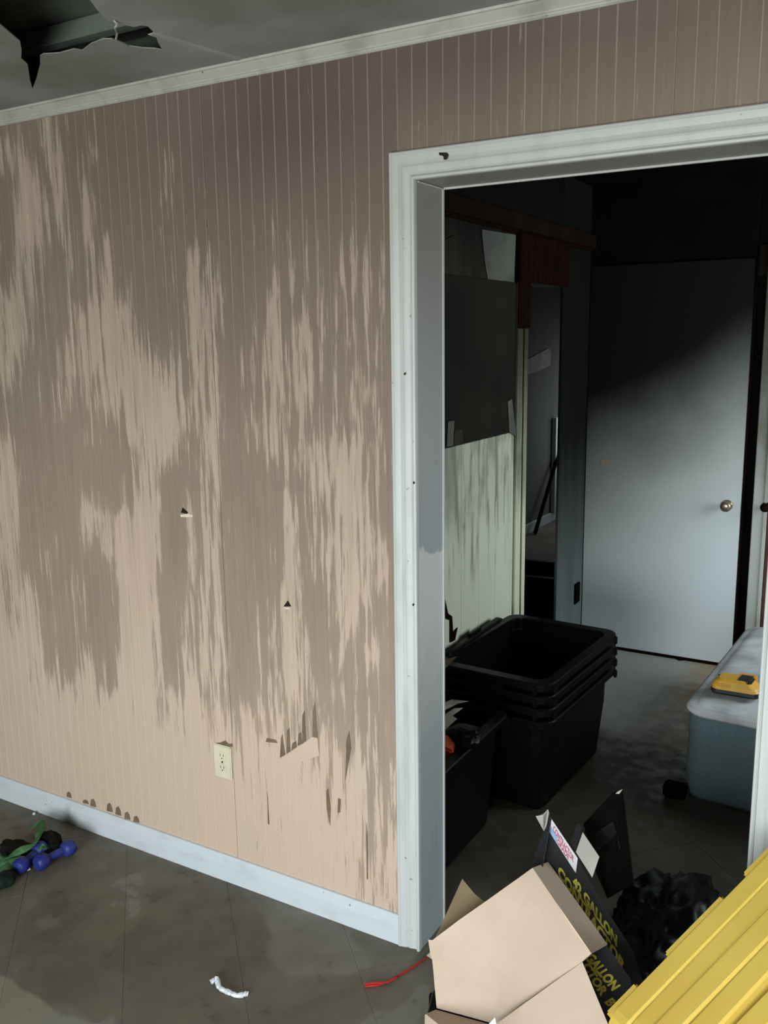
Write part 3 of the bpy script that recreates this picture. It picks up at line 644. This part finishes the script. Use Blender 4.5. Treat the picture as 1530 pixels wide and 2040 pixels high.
cpart('white_tip', [aty(970, 2044, -.50), aty(986, 2027, -.50), aty(990, 2048, -.50)], M_WHITEPL, .002)
cpart('crumpled_corner', [pl(853, 1872), pl(873, 1874), pl(884, 1885), pl(878, 1905), pl(866, 1925), pl(858, 1905)], M_CARD, .006)
cpart('flap', [aty(921, 1751, -.19), aty(866, 1872, -.30), aty(900, 1880, -.28), aty(975, 1805, -.19), aty(945, 1780, -.185)], M_CARDD, label='tan flap behind the large one, its shade in the card colour')  # darker card colour carries the shade on this flap
# printed side
Q1, Q2, Q3 = aty(1092, 1618, -.02), aty(1275, 1950, -.13), aty(1061, 1729, -.11)
nQ = (Q2-Q1).cross(Q3-Q1).normalized(); nQc = nQ if nQ.dot(CAM-Q1) > 0 else -nQ
pq = lambda px, py, o=0: on_plane(px, py, Q1+nQc*o, nQ)
cpart('printed_side', [pq(1096, 1628), pq(1152, 1712), pq(1200, 1800), pq(1262, 1895), pq(1282, 1960), pq(1240, 1985), pq(1180, 1925), pq(1120, 1835), pq(1061, 1745), pq(1072, 1690)], M_PRINT, .004, label='black side printed with yellow lettering')
cpart('end_face', [pq(1097, 1628), pq(1076, 1672), aty(1058, 1730, -.13), aty(1080, 1726, -.13)], M_PRINT, .003)
cpart('torn_corner', [aty(1067, 1626, -.03), aty(1082, 1623, -.05), aty(1091, 1612, -.03), aty(1093, 1618, -.02), aty(1088, 1640, -.02), aty(1083, 1655, -.02)], M_CARDS, .003)
cpart('inner_flap', [pq(1161, 1658, .004), pq(1194, 1707, .004), pq(1180, 1748, .004), pq(1147.5, 1697, .004)], M_CARDS, .003, label='grey white inner flap')
cpart('rolled_flap', [pq(1150, 1640, -.01), pq(1158, 1648, .0), pq(1148, 1695, .002), pq(1137, 1680, -.004)], M_PRINT, .003)
cpart('back_flap', [aty(1170, 1700, .07), aty(1163, 1640, .10), aty(1222, 1578, .13), aty(1240, 1574, .13), aty(1262, 1760, .06), aty(1210, 1790, .0)], M_TOTE, .004)
cpart('white_chip', [aty(1222, 1586, .128), aty(1230, 1578, .126), aty(1240, 1573, .126), aty(1234, 1581, .126)], M_CARDS, .002)
cpart('label', [pq(1099, 1632, .001), pq(1151, 1710, .001), pq(1147, 1739, .001), pq(1093, 1655, .001)], M_LABEL, .001, label='white and pale blue label with red lettering')
cpart('label_corner', [pq(1097.5, 1647, .0016), pq(1110, 1667, .0016), pq(1109, 1680, .0016), pq(1093, 1655, .0016)], M_BLUELAB, .0008)
cpart('flap_window', [aty(1176, 1690, .062), aty(1178, 1664, .072), aty(1222, 1636, .085), aty(1236, 1690, .068), aty(1200, 1712, .055)], M_BLKFAB, .002)
# lower printed face turned towards the room
lowp = lambda px, py, o=0: on_plane(px, py, aty(1182, 1897, -.215)+nL*o, nL)
nL = (CAM-aty(1182, 1897, -.215)).normalized()*.75+Vector((.1, -.1, .45)); nL.normalize()
cpart('printed_fold', [lowp(1176, 1898), lowp(1208, 1882), lowp(1256, 1950), lowp(1262, 2000), lowp(1225, 2060), lowp(1196, 2010), lowp(1158, 1918)], M_PRINT, .004)
def text(s, bl, br, up, planef, mt, name='lettering', off=.0012):
    """flat print: glyph outlines laid on the card; bl/br pixel baseline ends, up = pixel vector of cap height"""
    cu_ = bpy.data.curves.new('t', 'FONT'); cu_.body = s; cu_.offset = .012 if mt is M_REDINK else .05; cu_.resolution_u = 3
    t = link(bpy.data.objects.new('t', cu_)); bpy.context.view_layer.update()
    me = bpy.data.meshes.new_from_object(t.evaluated_get(bpy.context.evaluated_depsgraph_get())); bpy.data.objects.remove(t)
    xs = [v.co.x for v in me.vertices]; ys = [v.co.y for v in me.vertices]; x0, x1, y0, y1 = min(xs), max(xs), min(ys), max(ys)
    O, X, Y = planef(*bl, off), planef(*br, off), planef(bl[0]+up[0], bl[1]+up[1], off)
    for v in me.vertices:
        a, b = (v.co.x-x0)/(x1-x0), (v.co.y-y0)/(y1-y0); v.co = O+(X-O)*a+(Y-O)*b
    me.materials.clear(); me.materials.append(mt); me.name = name
    return attach(link(bpy.data.objects.new(name, me)))
text('42 GALLON', (1141, 1764), (1229, 1888), (1, -22), pq, M_LETTER)
text('CONTRACTOR', (1110, 1742), (1243, 1941), (4, -20), pq, M_LETTER)
text('CONTRACTOR', (1101, 1655), (1142, 1719), (1.5, -11), pq, M_REDINK, off=.0024)
text('GRADE', (1109, 1679), (1132, 1714), (1.5, -9), pq, M_REDINK, off=.0024)
text('GALLON', (1163, 1908), (1219, 1975), (18, -11), lowp, M_LETTER)
text('CTOR', (1158, 1925), (1197, 1986), (16, -9), lowp, M_LETTER)
text('B', (1203, 1997), (1213, 2007), (17, -10), lowp, M_LETTER)

# ================================================================== STACK OF YELLOW LIDS
S = aty(1212, 2026, -.44); Ee = aty(1530, 1702, -.16)
u_ = (Ee-S).normalized(); n_ = Vector((-.45, -.30, .83)); n_ = (n_-u_*n_.dot(u_)).normalized()
w_ = u_.cross(n_)
if (Vector(proj(S+w_*.05)).x if False else proj(S+w_*.05)[0]) < proj(S)[0]: w_ = -w_
print('lid w px', proj(S), proj(S+w_*.05), 'u', u_, 'n', n_, 'w', w_)
LL, LW = .62, .24
pos = ['farthest yellow lid at the upper edge of the leaning stack', 'second yellow lid from the upper edge of the leaning stack', 'third yellow lid from the upper edge of the leaning stack',
       'fourth yellow lid, just above the dark gap in the stack', 'fifth yellow lid, just below the dark gap in the stack', 'sixth yellow lid, in the lower right corner', 'seventh yellow lid, lowest in the right corner']
offs = [0, .047, .096, .144, .208, .256, .305]; dn = [0, .003, -.001, .003, .012, .010, .02]; DD = (Ee-S).length
lm = lid_mesh(LL, LW, .044)
for i in range(7):
    tip = S+u_*(LL/2-.02+random.uniform(-.01, .01))+w_*(offs[i]+.044)-n_*(LW/2+dn[i])
    e = empty('storage_lid'); tag(e, pos[i], 'lid', 'yellow lids leaning in the doorway')
    # local x along u, local y along n, local z back against w
    X, Y, Z = u_, n_, u_.cross(n_)
    if Z.dot(w_) > 0: org = tip-w_*.044; 
    else: org = tip
    e.matrix_world = Matrix(((X.x, Y.x, Z.x, org.x), (X.y, Y.y, Z.y, org.y), (X.z, Y.z, Z.z, org.z), (0, 0, 0, 1)))
    e.matrix_world = e.matrix_world @ Matrix.Rotation(math.radians((0, .5, -.4, .6, -1.2, .5, 0)[i]), 4, 'Y')
    bm = lid_mesh(LL, LW, .0435); obj('panel', bm, M_YELLOW, e)
    obj('latch', bbox(LL/2-.002, LL/2+.012, -.05, .05, .006, .030, .004, 2), M_YELLOW, e)
    obj('latch', bbox(-LL/2-.012, -LL/2+.002, -.05, .05, .006, .030, .004, 2), M_YELLOW, e)
    if i == 0:
        s_ = -1 if Z.dot(w_) > 0 else 1
        za, zb = (-.020, -.001) if s_ < 0 else (.0445, .064)
        for qa, qb in ((.02, .20), (.38, .74), (.88, 1.2)): obj('tab', bbox(qa*DD-LL/2+.02, qb*DD-LL/2+.02, LW/2-.03, LW/2-.003, za, zb, .004, 2), M_YELLOW, e)
lm.free()

def bag(c, sx, sy, sz, label, seed):
    bm = bmesh.new(); bmesh.ops.create_icosphere(bm, subdivisions=5, radius=1)
    for v in bm.verts:
        d = v.co.copy(); k = 1+.22*noise.noise(d*1.7+Vector((seed, 0, 0)))+.10*(1-abs(noise.noise(d*4+Vector((0, seed, 0))))*3)+.03*noise.noise(d*14)
        v.co = Vector((d.x*sx*k, d.y*sy*k, max(d.z*k, -.55)*sz+.55*sz+.001)) + Vector((c[0], c[1], 0))
    return tag(obj('dark_fill_bag', bm, M_TOTE, smooth=True), label, 'bag')
bag((.61, .22), .165, .30, .12, 'crumpled black bag added to fill the dark between the carton and the yellow lids', 3)  # added bag that blackens the floor between carton and lids
# ================================================================== THINGS ON THE FRONT ROOM FLOOR
def dumbbell(a, b, r, label):
    a, b = Vector(a), Vector(b); d = (b-a).normalized(); L = (b-a).length
    e = empty('dumbbell', a.lerp(b, .5), label=label); e['category'] = 'dumbbell'; e['group'] = 'blue dumbbells'
    e.rotation_euler = d.to_track_quat('Z', 'Y').to_euler()
    for s in (-1, 1):
        bm = bmesh.new(); c = s*(L/2-r*.85); hs = r*.85
        loft(bm, [[(rr*math.cos(q*math.pi/4+.39), rr*math.sin(q*math.pi/4+.39), c+z_) for q in range(8)] for rr, z_ in ((r*.6, -hs), (r*.95, -hs*.7), (r*1.06, 0), (r*.95, hs*.7), (r*.6, hs))])
        bev(bm, r*.12, 2); obj('head', bm, M_BLUE, e, smooth=True)
    bm = bmesh.new(); loft(bm, [[(rr*math.cos(q*math.pi/6), rr*math.sin(q*math.pi/6), z_) for q in range(12)] for rr, z_ in ((r*.42, -L/2+r), (r*.46, -L/5), (r*.5, 0), (r*.46, L/5), (r*.42, L/2-r))])
    obj('handle', bm, M_BLUE, e, smooth=True); return e
g1 = at(80, 1718, 2, .027); g2 = at(138, 1688, 2, .027); dd = (g2-g1).normalized()
dumbbell(g1-dd*.018, g2+dd*.02, .027, 'blue dumbbell, the right one, nearer the baseboard')
g3 = at(42, 1724, 2, .027); g4 = at(84, 1688, 2, .03); d3 = (g4-g3).normalized(); dumbbell(g3-d3*.02, g4+d3*.01, .026, 'blue dumbbell, the left one, partly under green straps')
def strap(pix, zs, wd, label, mt=M_GREEN, nm='webbing_strap', cat='strap'):
    P = spline([at(px, py, 2, z) for (px, py), z in zip(pix, zs)], 6); bm = bmesh.new(); rings = []
    for i, p_ in enumerate(P):
        t = (P[min(i+1, len(P)-1)]-P[max(i-1, 0)]); s = Vector((-t.y, t.x, 0)).normalized()*wd/2; up = Vector((0, 0, .0015))
        tw = Vector((0, 0, .006*math.sin(i*.5)))
        rings.append([p_-s-tw, p_+s+tw, p_+s+tw+up, p_-s-tw+up])
    loft(bm, rings); return tag(obj(nm, bm, mt), label, cat, 'green straps by the baseboard')
strap([(58, 1652), (82, 1638), (78, 1660), (66, 1682), (30, 1700), (-10, 1722)], [.012, .05, .06, .065, .058, .03], .022, 'green strap looping up beside the baseboard')
strap([(-12, 1722), (10, 1712), (28, 1708), (24, 1722), (0, 1735)], [.03, .035, .03, .02, .008], .04, 'wide green strap lying at the left edge of the photo')
strap([(78, 1690), (86, 1688), (92, 1692)], [.062, .066, .060], .022, 'short green tab lying over the blue dumbbells')
def lump(c, s, mt, name, label, cat, seed, par=None):
    bm = bmesh.new(); bmesh.ops.create_icosphere(bm, subdivisions=3, radius=1)
    for v in bm.verts:
        k = 1+.28*noise.noise(v.co*2.2+Vector((seed, 0, 0)))+.10*noise.noise(v.co*6+Vector((0, seed, 0)))
        v.co = Vector((v.co.x*s[0]*k, v.co.y*s[1]*k, max(v.co.z*s[2]*k, -s[2]*.6)))
    bmesh.ops.translate(bm, verts=bm.verts, vec=(c[0], c[1], s[2]*.6+.001)); return tag(obj(name, bm, mt, smooth=True), label, cat)
q = at(104, 1668, 2, .03); lump((q.x, q.y-.016, 0), (.050, .036, .036), M_BLKFAB, 'work_glove', 'crumpled black glove between green strap and baseboard', 'glove', 1)
q = at(38, 1688, 2, .03); lump(q, (.085, .040, .026), M_BLKFAB, 'work_glove', 'crumpled black glove behind the left dumbbell', 'glove', 4)
q = at(96, 1688, 2, .02); lump(q, (.045, .030, .024), M_DKGREEN, 'cloth_scrap', 'dark green cloth scrap behind the blue dumbbells', 'cloth', 7)
q = at(8, 1752, 2, .02); lump(q, (.032, .035, .026), M_DKGREEN, 'cloth_scrap', 'dark cloth scrap in front of the wide green strap', 'cloth', 9)
bm = bmesh.new(); q = at(63, 1726, 2, .005); bmesh.ops.create_cone(bm, cap_ends=True, segments=5, radius1=.008, radius2=.002, depth=.009, matrix=Matrix.Translation((q.x, q.y-.012, .0055)))
tag(obj('plaster_chip', bm, M_WHITEPL), 'white plaster chip between the two blue dumbbells', 'chip')
bm = bmesh.new(); q = at(68, 1622, 2, .003); bmesh.ops.create_icosphere(bm, subdivisions=1, radius=.006, matrix=Matrix.Translation((q.x, q.y, .0045)))
tag(obj('plaster_chip', bm, M_WHITEPL), 'small white plaster chip by the baseboard above the green strap', 'chip')
bm = bmesh.new(); q = at(4, 1764, 2, .003); bmesh.ops.create_cube(bm, size=.012, matrix=Matrix.Translation((q.x, q.y, .0065)) @ Euler((.0, .0, .5)).to_matrix().to_4x4()); bev(bm, .003)
tag(obj('plaster_chip', bm, M_CARDS), 'grey plaster chip at the left edge in front of the cloth scrap', 'chip')
# twisted white wrapper
P = spline([at(421, 1957, 2, .008), at(432, 1950, 2, .012), at(438, 1968, 2, .008), at(455, 1976, 2, .006), at(472, 1983, 2, .006), at(488, 1980, 2, .006), at(494, 1981, 2, .005)], 5)
rr = [.004+.0055*abs(math.sin(i*.9+.6)) for i in range(len(P))]; rr = [min(r, .0068) for r in rr]
bm = tube(P, rr, 7)
for v in bm.verts: v.co += Vector((noise.noise(v.co*90), noise.noise(v.co*90+Vector((5, 0, 0))), 0))*.003; v.co.z = max(v.co.z, .001)
tag(obj('twisted_wrapper', bm, M_WHITEPL), 'twisted white plastic wrapper lying on the grey floor', 'wrapper')
# red cord
P = spline([at(728, 1965, 2, .004), at(760, 1960, 2, .004), at(800, 1940, 2, .004), at(835, 1918, 2, .004), at(858, 1900, 2, .004), at(872, 1884, 2, .004)], 6)
tag(obj('red_cord', tube(P, [.0028]*len(P), 8), M_REDCORD), 'red cord on the floor running under the carton', 'cord')
P = spline([at(726, 1961, 2, .009), at(745, 1958, 2, .009), at(770, 1957, 2, .006), at(790, 1948, 2, .009)], 6)
tag(obj('red_cord', tube(P, [.0026]*len(P), 8), M_REDCORD), 'short doubled end of red cord on the floor', 'cord')
scrap('paper_scrap', [at(850, 1904, 2, .02), at(858, 1897, 2, .03), at(862, 1912, 2, .003)], M_CARDS, 'small grey paper scrap beside the carton corner', 'paper', .0015)

# ------------------------------------------------------------------ wall outlet
ox, oz = -.684, .400
ou = empty('wall_outlet', (ox, 0, oz), label='ivory double wall outlet above the baseboard'); ou['category'] = 'outlet'
obj('cover_plate', bbox(-.034, .034, -.007, -.0002, -.054, .054, .003, 3), M_OUTLET, ou)
for s in (-1, 1):
    bm = bmesh.new(); loft(bm, [[(x, yy, z+s*.0195) for x, z in rrect(.030, .027, .011, 4)] for yy in (-.006, -.0085)]); so = obj('socket', bm, M_OUTLET, ou)
    for dx in (-.006, .006): obj('slot', bbox(dx-.001, dx+.001, -.0088, -.0084, s*.0195-.001, s*.0195+.007), M_DARKHOLE, so)
    obj('slot', bbox(-.002, .002, -.0088, -.0084, s*.0195-.009, s*.0195-.005, .0008, 1), M_DARKHOLE, so)
bm = bmesh.new(); loft(bm, [[(.003*math.cos(q*math.pi/5), yy, .003*math.sin(q*math.pi/5)) for q in range(10)] for yy in (-.0065, -.0082)]); obj('screw', bm, M_DARKHOLE, ou)
wallquad('cut_out', [(440, 1479), (449, 1475), (456, 1482), (463, 1481), (464, 1488), (430, 1480)], M_STAIN, wall_front)
